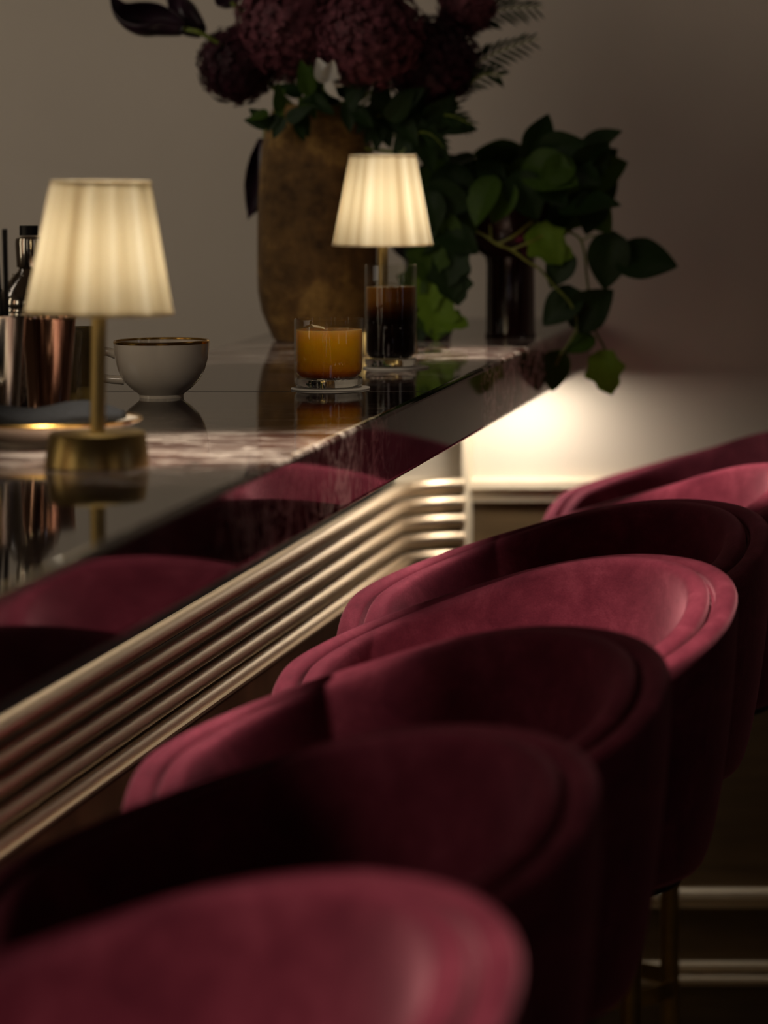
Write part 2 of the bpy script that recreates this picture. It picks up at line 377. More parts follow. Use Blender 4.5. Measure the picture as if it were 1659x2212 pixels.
# ------------------------------------------------------------------ lamps
def make_lamp(raise_=0.0):
    root = empty('table_lamp', (0, 0, 0))
    bm = bmesh.new(); lathe(bm, [(0, 0), (.049, 0), (.050, .001), (.0500, .004), (.0462, .0325), (.0455, .0335), (.0445, .034), (0, .034)], 96)
    obj('lamp_base', bm, m_brass, root)
    bm = bmesh.new(); lathe(bm, [(0, .034), (.0073, .034), (.0073, .158+raise_), (0, .158+raise_)], 32); obj('pole', bm, m_brass, root)
    z0, z1 = .150+raise_, .279+raise_
    def rm(k, z, i): return 1+.006*math.sin(k*PI)+.006*(k % 2)+.004*math.sin(k*.37)
    bm = bmesh.new()
    o_ = [(.0707+(.0470-.0707)*t, z0+(z1-z0)*t) for t in (0, .25, .5, .75, 1)]
    i_ = [(r-.0009, z) for r, z in reversed(o_)]
    lathe(bm, o_+i_+[o_[0]], 240, rmod=rm); bmesh.ops.remove_doubles(bm, verts=bm.verts, dist=1e-6)
    sh = obj('lamp_shade', bm, m_shade, root)
    bm = bmesh.new(); lathe(bm, [(.0478, z1-.0035), (.0478, z1+.0008), (.0462, z1+.0008), (.0462, z1-.0035), (.0478, z1-.0035)], 96)
    obj('top_binding', bm, m_shade, sh)
    bm = bmesh.new(); lathe(bm, [(.0714, z0-.0005), (.0714, z0+.003), (.0699, z0+.003), (.0699, z0-.0005), (.0714, z0-.0005)], 96)
    obj('bottom_binding', bm, m_shade, sh)
    bm = bmesh.new(); lathe(bm, [(0, z0+.006), (.013, z0+.008), (.016, z0+.02), (.011, z0+.034), (0, z0+.038)], 32)
    m, nt, b = new_mat('warm_bulb'); b.inputs['Emission Color'].default_value = (1, .85, .62, 1); b.inputs['Emission Strength'].default_value = 3
    obj('bulb', bm, m, root)
    l = bpy.data.lights.new('bulb_light', 'POINT'); l.energy = LAMP_W; l.color = (1, .94, .84); l.shadow_soft_size = .022
    lo = bpy.data.objects.new('bulb_light', l); C.objects.link(lo); lo.location = (0, 0, z0+.05); lo.parent = root
    return root
LAMP_W = .38
a = make_lamp(); a.location = (-.920, 3.625, ZT); a.rotation_euler = (0, math.radians(.7), .3)
tag(a, 'brass table lamp with pleated cream shade in front of the dark napkin plate', 'lamp', 'table lamps on the counter')
b_ = make_lamp(.006); b_.location = (-.938, 5.31, ZT); b_.rotation_euler = (0, 0, 1.1)
tag(b_, 'brass table lamp with pleated cream shade behind the tall cola glass', 'lamp', 'table lamps on the counter')

# ------------------------------------------------------------------ cup
cup = empty('coffee_cup', (-1.065, 4.505, ZT), 0)
prof = [(0, .004), (.022, .004), (.024, 0), (.0262, 0), (.0265, .0035), (.0285, .0055), (.037, .0120), (.0455, .0215), (.0515, .033), (.0550, .046), (.0565, .058), (.0568, .068), (.0560, .0688),
        (.0548, .068), (.054, .054), (.050, .038), (.044, .0255), (.037, .0165), (.026, .0095), (0, .0085)]
bm = bmesh.new(); lathe(bm, prof, 96); obj('cup_body', bm, m_ceramic, cup)
bm = bmesh.new(); lathe(bm, [(.0570, .0660), (.0572, .0685), (.0560, .0698), (.0540, .0692), (.0538, .0675), (.0558, .0683), (.0570, .0660)], 96); obj('gold_rim', bm, m_gold, cup)
bm = bmesh.new(); hp = spline([(-.053, -.006, .052), (-.066, -.008, .056), (-.078, -.010, .050), (-.079, -.010, .036), (-.068, -.008, .024), (-.044, -.004, .021)], 8)
tube(bm, hp, lambda t: .0042+.0015*abs(2*t-1), 12); obj('handle', bm, m_ceramic, cup)
tag(cup, 'white cappuccino cup with a gold rim on the dark counter', 'cup')

# ------------------------------------------------------------------ plate and napkin
pl = empty('shallow_bowl', (-1.035, 3.875, ZT))
bm = bmesh.new(); lathe(bm, [(0, .002), (.045, .002), (.046, 0), (.050, 0), (.051, .004), (.072, .012), (.092, .022), (.0955, .0245), (.0945, .0258), (.091, .0245), (.071, .015), (.048, .0065), (0, .006)], 96)
obj('bowl_body', bm, m_ceramic, pl)
bm = bmesh.new(); lathe(bm, [(.0955, .0235), (.0968, .0255), (.0950, .0272), (.0925, .0262), (.0940, .0250), (.0955, .0235)], 96); obj('gold_rim', bm, m_gold, pl)
tag(pl, 'shallow white bowl with gold rim behind the left lamp base', 'bowl')
bm = bmesh.new(); N = 40; rings = []
for i in range(N+1):
    t = i/N; x = -.085+.165*t
    wy = .042*(math.sin(PI*min(1, max(0, (t*.94+.03))))**.5); hz = .024*(math.sin(PI*(t*.96+.02))**.45)*(1+.18*math.sin(t*9+1)); zb = .016+.009*(2*t-1)**2
    ring = []
    for k in range(24):
        a_ = 2*PI*k/24; f_ = 1+.06*math.sin(3*a_+t*5)
        ring.append(bm.verts.new((x, wy*math.cos(a_)*f_, zb+max(-.002, hz*(.45+.55*math.sin(a_)*f_)))))
    rings.append(ring)
for p, q in zip(rings, rings[1:]):
    for k in range(24): bm.faces.new((p[k], p[(k+1) % 24], q[(k+1) % 24], q[k]))
bm.faces.new(rings[0][::-1]); bm.faces.new(rings[-1])
o = obj('folded_napkin', bm, m_navy); o.location = (-1.035, 3.875, ZT+.0015)
tag(o, 'black folded cloth napkin lying in the gold-rimmed bowl', 'napkin')

# ------------------------------------------------------------------ drinks
def make_glass(name, R, H, base, rim=.0012, n=144, cut=(.012, .4)):
    root = empty(name, (0, 0, 0))
    def rm(k, z, i): return 1 - (.018*abs(math.sin(k*PI*20/n)) if (cut[0] < z < cut[1]*H) else 0)
    zs_ = [0, .0015]; outer = [(R*.80, 0), (R*.93, .0012), (R*.985, .005), (R, .010)]
    zz = .0125
    while zz < cut[1]*H: outer.append((R, zz)); zz += .004
    for gz in (cut[1]*H*.62, cut[1]*H): outer += []
    outer += [(R*.982, cut[1]*H), (R, cut[1]*H+.002), (R, H-.001), (R-.0006, H)]
    outer = sorted(outer[:4])+outer[4:] if False else outer
    inner = [(R-.0015, H-.0006), (R-.0019, cut[1]*H), (R-.0024, base+.006), (R-.007, base), (0, base-.001)]
    bm = bmesh.new(); lathe(bm, outer+inner, n, rmod=rm); obj('glass_body', bm, m_thin, root)
    bm = bmesh.new(); lathe(bm, [(0, .0015), (R*.6, .001), (R*.80, .0002), (R*.92, .0016), (R*.965, .0055), (R*.965, base-.002), (R*.93, base-.0006), (0, base-.0008)], 96); obj('glass_base', bm, m_glass, root)
    return root
def fill(root, R, z0, z1, m, wob=0.0):
    r = R-.0022
    bm = bmesh.new(); lathe(bm, [(0, z0), (r-.006, z0+.0005), (r-.001, z0+.006), (r, z0+.01), (r, z1-.0005), (r-.001, z1), (r*.7, z1-.0008), (0, z1-.0008)], 96)
    return obj('drink', bm, m, root)
def cube(s):
    bm = bmesh.new(); bmesh.ops.create_cube(bm, size=s); bmesh.ops.bevel(bm, geom=bm.edges[:]+bm.verts[:], offset=s*.16, segments=3, affect='EDGES')
    for v in bm.verts: v.co += Vector((random.uniform(-1, 1), random.uniform(-1, 1), random.uniform(-1, 1)))*s*.02
    return bm
g = make_glass('rocks_glass', .0430, .0860, .013)
m_oj = liquid('layered_orange_drink', [(0, (.16, .02, .004)), (.10, (.36, .10, .004)), (.4, (.62, .30, .006)), (.75, (.78, .42, .008)), (.88, (.85, .45, .05)), (1, (.85, .42, .14))], .013, .072, 0, .4, .9)
fill(g, .0430, .0132, .0725, m_oj); g.location = (-.887, 4.64, ZT+.0022)
tag(g, 'short cut rocks glass of cloudy orange drink on the counter', 'drinking glass')
g2 = make_glass('highball_glass', .0352, .1380, .012, cut=(.012, .42))
m_cola = liquid('dark_cola', [(0, (.006, .001, .001)), (.55, (.010, .0015, .001)), (.66, (.10, .02, .003)), (.82, (.50, .20, .02)), (1, (.50, .22, .04))], .012, .108, 0, .3, .6)
fill(g2, .0352, .0122, .1085, m_cola); g2.location = (-.875, 5.015, ZT+.0022)
tag(g2, 'tall highball glass of dark cola with ice beside the orange drink', 'drinking glass')
for i, (dx, dy, dz, s, r) in enumerate(((-.012, -.008, .0995, .022, .4), (.0145, -.004, .0995, .021, 1.1), (-.001, .017, .1010, .020, .1))):
    o = obj('ice_cube', cube(s), m_ice); o.location = (-.875+dx, 5.015+dy, ZT+dz+.002); o.rotation_euler = (.3*i, .25, r)
    tag(o, 'clear ice cube floating at the top of the dark cola', 'ice cube', 'ice cubes in the cola')
for i, (dx, dy, s, r) in enumerate(((-.014, -.01, .024, .5), (.016, .004, .023, 1.2))):
    o = obj('ice_cube', cube(s), m_ice); o.location = (-.887+dx, 4.64+dy, ZT+.0668); o.rotation_euler = (.15, .2, r)
    tag(o, 'clear ice cube floating at the surface of the orange drink', 'ice cube', 'ice cubes in the orange drink')
for (x, y, r, lab) in ((-.885, 4.64, .0485, 'thin round coaster under the orange drink'), (-.868, 5.015, .044, 'pale round coaster under the dark cola glass')):
    bm = bmesh.new(); lathe(bm, [(0, 0), (r, 0), (r+.0004, .0009), (r, .0018), (0, .0018)], 96); o = obj('coaster', bm, m_coaster); o.location = (x, y, ZT)
    tag(o, lab, 'coaster', 'round coasters')

# ------------------------------------------------------------------ bar tools on the left
sk = empty('cocktail_shaker', (-1.148, 4.222, ZT))
bm = bmesh.new(); lathe(bm, [(0, 0), (.026, 0), (.027, .002), (.0335, .118), (.0345, .120), (.0345, .124), (.0335, .126), (0, .126)], 64); obj('shaker_body', bm, m_steel, sk)
bm = bmesh.new(); lathe(bm, [(.0340, .126), (.0345, .129), (.0345, .134), (.030, .146), (.020, .160), (.0135, .166), (.012, .170), (0, .170), ], 64); obj('strainer_top', bm, m_steel, sk)
bm = bmesh.new()
for k in range(9):
    for q in range(3):
        a_ = 2*PI*k/9+q*.2; r_ = (.031, .025, .019)[q]; z_ = (.1445, .1535, .1615)[q]
        bmesh.ops.create_icosphere(bm, subdivisions=1, radius=.0013, matrix=Matrix.Translation((r_*math.cos(a_), r_*math.sin(a_), z_)))
obj('strainer_studs', bm, m_steel, sk)
bm = bmesh.new(); lathe(bm, [(0, .170), (.0145, .170), (.0150, .172), (.0165, .198), (.0160, .203), (.011, .206), (0, .206)], 48); obj('cap', bm, m_steel, sk)
tag(sk, 'polished steel cocktail shaker with a strainer top left of the lamp', 'shaker')
def tumbler(x, y, r0, r1, h, m, name, label):
    bm = bmesh.new(); lathe(bm, [(0, 0), (r0-.001, 0), (r0, .001), (r1-.0006, h-.003), (r1, h-.001), (r1, h), (r1-.0012, h), (r0-.002, .004), (0, .003)], 64)
    o = obj(name, bm, m); o.location = (x, y, ZT); return tag(o, label, 'bar tin')
tumbler(-1.102, 4.130, .021, .030, .118, m_copper, 'mixing_tin', 'copper toned mixing tin between the shaker and the amber glasses')
tumbler(-1.138, 4.055, .023, .031, .125, m_steel, 'straw_tin', 'steel tin full of black straws at the left edge')
for i, (dx, dy, tx, ty, h) in enumerate(((.012, .004, -.02, .02, .214), (.018, -.006, -.09, .03, .200), (-.004, -.012, -.04, -.02, .21), (.014, .010, -.15, .02, .19))):
    bm = bmesh.new(); lathe(bm, [(.0026, .0), (.0028, 0), (.0028, h), (.0022, h), (.0022, 0), (.0026, 0)], 20); o = obj('drinking_straw', bm, m_black)
    o.location = (-1.138+dx, 4.055+dy, ZT+.005); o.rotation_euler = (ty, tx, 0)
    tag(o, 'black drinking straw standing in the steel tin at the left edge', 'straw', 'black straws in the steel tin')
bt = empty('bitters_bottle', (-1.172, 4.305, ZT))
bm = bmesh.new(); lathe(bm, [(0, 0), (.021, 0), (.022, .003), (.022, .11), (.018, .13), (.009, .145), (.0085, .19), (.0095, .192), (0, .194)], 48); obj('bottle_body', bm, glass('brown_glass', (.25, .10, .03), .05), bt)
bm = bmesh.new(); lathe(bm, [(0, .192), (.0105, .192), (.0105, .215), (0, .215)], 32); obj('bottle_cap', bm, m_black, bt)
tag(bt, 'slim brown bottle with black cap behind the steel shaker', 'bottle')
for (x, y, lab) in ((-1.152, 4.376, 'amber etched shot glass nearest the copper mixing tin'), (-1.158, 4.477, 'amber etched shot glass nearest the lamp pole')):
    bm = bmesh.new(); lathe(bm, [(0, .0015), (.016, 0), (.0175, .001), (.0178, .006), (.0165, .012), (.0235, .086), (.0230, .087), (.0222, .086), (.0155, .016), (0, .014)], 64)
    o = obj('shot_glass', bm, m_amber); o.location = (x, y, ZT); tag(o, lab, 'shot glass', 'amber etched glasses')

# ------------------------------------------------------------------ vase and flowers
VYD = 5.63; vx = -1.094
vase = empty('tall_vase', (vx, VYD, ZT))
bm = bmesh.new(); lathe(bm, [(0, .001), (.060, 0), (.066, .003), (.073, .020), (.083, .045), (.0885, .075), (.0895, .12), (.0890, .19), (.0865, .25), (.082, .295), (.075, .330), (.066, .352), (.062, .358), (.060, .352), (.066, .330), (.074, .29), (.080, .2), (.080, .08), (.06, .02), (0, .015)], 128)
obj('vase_body', bm, m_vase, vase)
tag(vase, 'tall rough golden brown ceramic vase at the far end of the counter', 'vase')
mouth = Vector((vx, VYD, ZT+.30))

def stem_to(parent_, p, m, r=.003, sag=.02):
    mid = (mouth+p)/2+Vector((0, 0, sag)); bm = bmesh.new()
    tube(bm, spline([mouth-p+Vector((random.uniform(-.02, .02), random.uniform(-.02, .02), 0)), mid-p, Vector((0, 0, 0))], 8), r, 8)
    return obj('stem', bm, m, parent_)
def petal_cluster(r, n, size):
    bm = bmesh.new(); ga = PI*(3-5**.5)
    for i in range(n):
        z = 1-2*(i+.5)/n; rr = math.sqrt(max(0, 1-z*z)); d = Vector((rr*math.cos(ga*i), rr*math.sin(ga*i), z))
        d = (d+Vector((random.gauss(0, .05), random.gauss(0, .05), random.gauss(0, .05)))).normalized()
        c = d*r*random.uniform(.86, 1.04); q = d.to_track_quat('Z', 'Y').to_matrix() @ Matrix.Rotation(random.uniform(0, 6), 3, 'Z')
        for k in range(4):
            a_ = PI/2*k+random.uniform(-.2, .2); s = size*random.uniform(.8, 1.2)
            u = Vector((math.cos(a_), math.sin(a_), 0)); w = Vector((-math.sin(a_), math.cos(a_), 0)); lift = random.uniform(.1, .45)
            pts = [Vector((0, 0, 0)), u*.5*s+w*.42*s+Vector((0, 0, lift*.2*s)), u*s*.9+w*.3*s+Vector((0, 0, lift*.5*s)), u*s*1.02+Vector((0, 0, lift*.45*s)), u*s*.9-w*.3*s+Vector((0, 0, lift*.5*s)), u*.5*s-w*.42*s+Vector((0, 0, lift*.2*s))]
            vs = [bm.verts.new(c+q@p) for p in pts]
            bm.faces.new(vs)
    # inner solid core of buds
    res = bmesh.ops.create_icosphere(bm, subdivisions=3, radius=r*.86)
    return bm
H = [((515, 140), .060, 5.60, m_hyd_d, 'dark burgundy hydrangea head hanging lowest on the left of the bouquet'),
     ((635, 55), .088, 5.60, m_hyd, 'large purple red hydrangea head left of the middle of the bouquet'),
     ((800, 75), .082, 5.56, m_hyd, 'large purple red hydrangea head above the right lamp'),
     ((935, 135), .072, 5.63, m_hyd_d, 'near black burgundy hydrangea head on the right of the bouquet'),
     ((1010, 10), .045, 5.66, m_hyd, 'small purple red hydrangea head cut by the top edge on the right'),
     ((700, -60), .085, 5.70, m_hyd, 'purple red hydrangea head at the top middle of the bouquet')]
for (px, py), r, Y, m, lab in H:
    p = at(px, py, Y); root = empty('hydrangea', p)
    stem_to(root, p, m_stem)
    obj('flower_head', petal_cluster(r, int(850*(r/.08)**2), .0078), m, root, smooth=False)
    tag(root, lab, 'flower', 'hydrangeas in the tall vase')

def calla(pts, wid, base_px, Y, label, flip=1):
    """pts: centre line from throat to tip, in pixels"""
    P = spline([at(x, y, Y+dy) for x, y, dy in pts], 6); n = len(P); o0 = P[0].copy()
    root = empty('calla_lily', o0)
    bm = bmesh.new(); rows = []
    for i, p in enumerate(P):
        t = i/(n-1); tn = (P[min(i+1, n-1)]-P[max(i-1, 0)]).normalized(); sd = tn.cross(Vector((0, 1, 0))).normalized(); q = sd.cross(tn)
        w = wid*(.22+.9*math.sin(PI*min(1, t*.85+.05))**.8)*(1-t**3)+.0006; sp = 2*PI*.92*(1-t*.62)
        rows.append([bm.verts.new(p-o0+(sd*math.sin(-sp/2+sp*k/14+flip*.8)+q*math.cos(-sp/2+sp*k/14+flip*.8))*w) for k in range(15)])
    for a_, b2 in zip(rows, rows[1:]):
        for k in range(14): bm.faces.new((a_[k], a_[k+1], b2[k+1], b2[k]))
    ob = obj('bloom', bm, m_calla, root); so = ob.modifiers.new('s', 'SOLIDIFY'); so.thickness = .0012
    bm = bmesh.new(); m0 = at(base_px[0], base_px[1], Y); 
    tube(bm, spline([Vector((0, 0, 0)), m0-o0, (mouth+m0)/2-o0+Vector((0, 0, .02)), mouth-o0], 8), .0035, 8); obj('stem', bm, m_stem, root)
    tag(root, label, 'flower', 'dark calla lilies in the tall vase')
calla([(395, 62, 0), (345, 45, 0), (300, 38, -.01), (262, 18, -.02), (235, -25, -.02)], .026, (450, 80), 5.55, 'dark purple calla lily reaching furthest left at the top')
calla([(435, 70, 0), (400, 40, .01), (375, 5, .02), (345, -40, .02)], .024, (470, 95), 5.60, 'dark purple calla lily pointing up left above the lower hydrangea', -1)
calla([(500, 5, 0), (490, -10, .01), (470, -40, .02), (440, -80, .02)], .022, (560, 60), 5.60, 'dark calla lily cut by the top edge left of the hydrangeas', -1)
calla([(572, 300, 0), (566, 350, 0), (553, 410, 0), (540, 450, 0), (534, 475, 0)], .022, (580, 262), 5.70, 'dark calla lily drooping down the left side of the vase')

# leaf shape (heart shaped, folded along the midrib)
def leaf_bm(L=1.0, heart=.35, wid=.42, cup_=.12, droop=.18, lobes=0):
    bm = bmesh.new(); n = 14; rows = []
    for i in range(n+1):
        t = i/n; w = wid*(math.sin(PI*t**.62)**.8 if 0 < t < 1 else 0)*(1.02)
        if lobes: w *= 1+.16*math.cos(t*lobes*2*PI)
        x0 = t*L; back = heart*L*max(0, (1-t*3.2))
        row = []
        for k in range(-4, 5):
            s = k/4; x = x0-back*abs(s)**1.3*.6
            z = cup_*abs(s)*w*2-droop*t*t-.05*math.sin(abs(s)*5+t*8)*w*.5
            row.append(bm.verts.new((x, s*w*L, z*L)))
        rows.append(row)
    for a_, b2 in zip(rows, rows[1:]):
        for k in range(8): bm.faces.new((a_[k], a_[k+1], b2[k+1], b2[k]))
    bmesh.ops.remove_doubles(bm, verts=bm.verts, dist=1e-5)
    return bm
def mesh_of(bm, name, m):
    bmesh.ops.recalc_face_normals(bm, faces=bm.faces); me = bpy.data.meshes.new(name); bm.to_mesh(me); bm.free(); me.materials.append(m)
    for p in me.polygons: p.use_smooth = True
    return me
LM = [mesh_of(leaf_bm(1, .35, .44), 'leaf', m) for m in (m_leaf, m_leaf_d, m_leaf_b)]
LN = [mesh_of(leaf_bm(1, 0, .26, .1, .1), 'leaf', m) for m in (m_leaf, m_leaf_d, m_leaf_b)]
LL = [mesh_of(leaf_bm(1, .3, .46, .1, .15, 2.5), 'leaf', m) for m in (m_leaf, m_leaf_d, m_leaf_b)]
def put_leaf(me, root, p, ang, size, tilt=.3, roll=0.0, name='leaf', par=None):
    """leaf at p, pointing along image angle ang (0 right, 90 up), face roughly to the viewer"""
    o = bpy.data.objects.new(name, me); C.objects.link(o)
    a_ = math.radians(ang); d = Vector((math.cos(a_), -tilt*math.cos(roll), math.sin(a_))).normalized()
    nrm = Vector((0.25*math.sin(roll*3), -1, .45)).normalized(); y = nrm.cross(d).normalized(); nn = d.cross(y).normalized()
    y = (y*math.cos(roll)+nn*math.sin(roll)).normalized(); nn = d.cross(y).normalized()
    M = Matrix((d, y, nn)).transposed().to_4x4(); M.translation = p-(root.location if root else Vector()); M = M @ Matrix.Scale(size, 4)
    o.matrix_basis = M
    if root: o.parent = root
    return o
# leafy greens round the mouth of the vase
for j, (sx, sy, leaves, lab) in enumerate((
    ((600), 255, [(0, 100, 60, 0), (-15, 160, 55, 1), (5, 250, 45, 1), (25, 40, 60, 1), (-20, 200, 45, 0), (40, -60, 50, 1)], 'leafy green sprig over the left rim of the vase'),
    ((665), 215, [(0, 100, 75, 0), (-15, 150, 70, 1), (10, 60, 60, 0), (-5, -80, 50, 0), (15, -50, 55, 1)], 'leafy green sprig standing up over the middle of the vase rim'),
    ((745), 220, [(0, 120, 60, 1), (15, 60, 70, 1), (5, -70, 60, 1), (-20, 180, 55, 1), (20, -30, 60, 1)], 'dark leafy sprig right of the white petal'),
    ((820), 250, [(0, 100, 80, 1), (25, 50, 80, 1), (25, -20, 80, 1), (0, -80, 70, 1), (-15, -120, 60, 1), (45, 20, 70, 1), (40, -60, 80, 1)], 'dark leafy sprig hanging just above the right lamp shade'),
    ((905), 270, [(0, 90, 80, 1), (20, 30, 80, 1), (10, -60, 90, 1), (-10, -110, 90, 1), (30, -20, 80, 1), (50, 60, 60, 1), (-30, 150, 60, 1)], 'dark leafy sprig hanging right of the lamp shade top'))):
    p0 = at(sx, sy, 5.52+.02*j); root = empty('leafy_sprig', p0); stem_to(root, p0, m_stem, .0022)
    for dx, ang, ln, mi in leaves:
        for rep in range(2):
            put_leaf(LN[mi], root, p0+Vector((dx/1422+random.uniform(-.006, .006), random.uniform(-.02, .02), random.uniform(-.01, .01))), ang+random.uniform(-18, 18), ln/1422*random.uniform(.9, 1.2), .2, random.uniform(-.6, .6))
    tag(root, lab, 'foliage', 'green sprigs in the tall vase')
# white petal
p0 = at(705, 175, 5.50); root = empty('white_flower', p0); stem_to(root, p0, m_stem, .002)
LW = mesh_of(leaf_bm(1, .1, .36, .2, .25), 'petal', m_white)
for k, (a_, l_) in enumerate(((110, .036), (70, .032), (150, .022), (-70, .030), (-30, .02))): put_leaf(LW, root, p0+Vector((.002*k, -.003*k, 0)), a_, l_, .2, .3*k, 'petal')
tag(root, 'small white flower above the middle of the vase rim', 'flower')

# fern fronds
def frond(pts, Y, n, ln, lab):
    P = spline([at(x, y, Y+dy) for x, y, dy in pts], 10); o0 = P[0].copy(); root = empty('palm_frond', o0)
    bm = bmesh.new(); tube(bm, [p-o0 for p in [mouth]+P], lambda t: .0022*(1-t)+.0006, 6); obj('stem', bm, m_stem, root)
    bm = bmesh.new()
    for i in range(n):
        t = .12+.86*i/n; p = P[int(t*(len(P)-1))]; tn = (P[min(int(t*(len(P)-1))+1, len(P)-1)]-p).normalized() if int(t*(len(P)-1)) < len(P)-1 else (P[-1]-P[-2]).normalized()
        for sgn in (-1, 1):
            sd = tn.cross(Vector((0, 1, 0))).normalized()*sgn
            d = (tn*.85+sd*.55+Vector((0, random.uniform(-.2, .2), -.12))).normalized(); l_ = ln*(math.sin(PI*(t*.8+.15))**.6)*random.uniform(.85, 1.1)
            w = d.cross(Vector((0, 1, .3))).normalized()*l_*.075
            vs = [bm.verts.new(q) for q in (p-o0, p-o0+d*l_*.35+w, p-o0+d*l_*.75+w*.8-Vector((0, 0, l_*.05)), p-o0+d*l_-Vector((0, 0, l_*.12)), p-o0+d*l_*.75-w*.8-Vector((0, 0, l_*.05)), p-o0+d*l_*.35-w)]
            bm.faces.new(vs)
    ob = obj('leaflets', bm, m_leaf_d, root); so = ob.modifiers.new('s', 'SOLIDIFY'); so.thickness = .0005
    tag(root, lab, 'foliage', 'feathery fronds in the tall vase')
frond([(960, 200, 0), (1010, 150, 0), (1080, 110, -.02), (1165, 82, -.03)], 5.65, 13, .042, 'feathery dark frond reaching right with its tip lowest of the upper pair')
frond([(960, 110, 0), (1020, 50, 0), (1090, 20, -.02), (1175, 15, -.03)], 5.68, 13, .042, 'feathery dark frond at the top right of the bouquet')
frond([(960, 240, 0), (1000, 190, 0), (1050, 160, -.02), (1090, 165, -.03)], 5.62, 10, .034, 'short feathery frond below the right hydrangea')
frond([(890, 290, 0), (930, 255, 0), (975, 250, -.02), (1020, 270, -.03)], 5.60, 11, .036, 'feathery frond drooping above the leafy pot plant')
frond([(870, 330, 0), (900, 290, 0), (930, 290, -.02), (960, 320, -.03)], 5.58, 11, .036, 'feathery frond drooping just right of the lamp shade top')
frond([(980, 60, 0), (1010, 10, 0), (1040, -20, 0), (1110, -30, 0)], 5.70, 12, .045, 'feathery frond cut by the top edge of the picture')

# ------------------------------------------------------------------ potted trailing plants
def goblet(root, s=1.0):
    bm = bmesh.new(); lathe(bm, [(0, .001), (.038, 0), (.040, .002), (.038, .006), (.037, .11), (.039, .122), (.052, .132), (.066, .150), (.073, .175), (.075, .200), (.076, .206), (.073, .207), (.070, .200), (.068, .176), (.058, .155), (0, .145)], 64)
    for v in bm.verts: v.co *= s
    obj('pot', bm, m_pot, root)
    bm = bmesh.new(); lathe(bm, [(0, .19), (.068, .188), (.0685, .186), (0, .180)], 32)
    for v in bm.verts: v.co *= s
    obj('soil', bm, simple('soil', (.02, .013, .008), .95, var=.5, nscale=200, bstr=.5), root)
PY = 5.74
pp = empty('potted_vine', (-.816, PY, ZT)); goblet(pp)
def vine(root, pts, Y, r=.0022, m=None):
    P = spline([at(x, y, Y+dy) for x, y, dy in pts], 8); bm = bmesh.new(); tube(bm, [p-root.location for p in P], r, 8); return obj('stem', bm, m or m_vine, root)
vine(pp, [(1100, 470, 0), (1040, 480, -.04), (1003, 486, -.07), (1045, 508, -.09), (1075, 528, -.1), (1105, 540, -.1), (1140, 565, -.1), (1165, 580, -.1)], PY)
vine(pp, [(1075, 528, -.1), (1110, 510, -.1), (1150, 478, -.08)], PY); vine(pp, [(1105, 540, -.1), (1140, 525, -.1), (1175, 508, -.09)], PY)
vine(pp, [(1060, 515, -.08), (1062, 470, -.06), (1085, 430, -.03), (1100, 470, 0)], PY, .0018)
vine(pp, [(1150, 480, -.05), (1210, 495, -.08), (1255, 520, -.08), (1268, 600, -.08), (1275, 660, -.08), (1284, 710, -.08), (1305, 750, -.08), (1318, 790, -.08)], PY, .002, m_stem)
vine(pp, [(1165, 580, -.1), (1200, 620, -.1), (1235, 660, -.1), (1245, 710, -.1), (1215, 760, -.1), (1200, 790, -.1)], PY, .002, m_stem)
vine(pp, [(1255, 520, -.08), (1285, 510, -.08), (1320, 540, -.07), (1350, 560, -.07)], PY, .0014, m_stem)
s_ = 1394.0
KEY = [  # px, py, angle, length px, mesh, tilt, roll
    (1322, 520, -100, 105, 1, .1, .1), (1350, 560, -3, 112, 1, .1, -.1), (1245, 690, 38, 100, 1, .2, .3), (1300, 770, -75, 85, 2, .2, .2), (1205, 770, -100, 75, 0, .2, .1),
    (1240, 640, -140, 90, 1, .2, .1), (1225, 555, -120, 75, 1, .2, .0), (1160, 500, -50, 90, 2, .3, .1), (1185, 530, -25, 60, 2, .3, .4), (1275, 735, -160, 60, 0, .3, .3),
    (1270, 440, -50, 80, 0, .3, .2), (1250, 370, 40, 90, 1, .2, .6), (1290, 360, 50, 45, 1, .2, .9), (1150, 320, 60, 80, 1, .2, .5), (1180, 330, 15, 90, 1, .3, .3), (1200, 350, -20, 110, 1, .3, -.2)]
for (x, y, a_, l_, mi, ti, ro) in KEY: put_leaf((LL if mi == 2 else LM)[mi], pp, at(x, y, PY-.09), a_, l_/s_, ti, ro)
for i in range(46):
    u = random.random(); x = 985+300*random.random(); yc = 330+.0006*(x-1130)**2; y = yc+random.random()*(130 if x > 1180 else 85)
    mi = random.choice((0, 0, 1, 1, 1)) if y < 430 else random.choice((0, 0, 1, 2))
    put_leaf(LM[mi], pp, at(x, y, PY+random.uniform(-.12, .06)), random.uniform(-150, 60) if x > 1130 else random.uniform(-200, -60), random.uniform(70, 115)/s_, random.uniform(0, .5), random.uniform(-.8, .8))
tag(pp, 'trailing green leafy plant in a dark plum goblet pot at the counter corner', 'potted plant')
p2 = empty('potted_ivy', (-.955, 5.80, ZT)); goblet(p2, .95)
for i in range(20):
    x = random.uniform(905, 1000); y = random.uniform(360, 520)
    put_leaf(LM[random.choice((0, 1, 1))], p2, at(x, y, 5.66+random.uniform(-.04, .08)), random.uniform(-160, 20), random.uniform(70, 110)/s_, .3, random.uniform(-.7, .7))
for (x, y, a_, l_, mi) in ((935, 530, -100, 85, 0), (965, 560, -80, 90, 1), (990, 540, -110, 85, 1), (925, 600, -90, 80, 2), (950, 650, -95, 85, 2), (905, 590, -120, 70, 0), (985, 590, -85, 70, 1), (925, 675, -70, 60, 0), (960, 690, -10, 55, 2), (915, 690, -110, 55, 1), (975, 690, -140, 50, 0), (905, 540, -60, 80, 0)):
    put_leaf(LL[mi], p2, at(x, y, 5.62), a_, l_/s_, .25, random.uniform(-.4, .4))
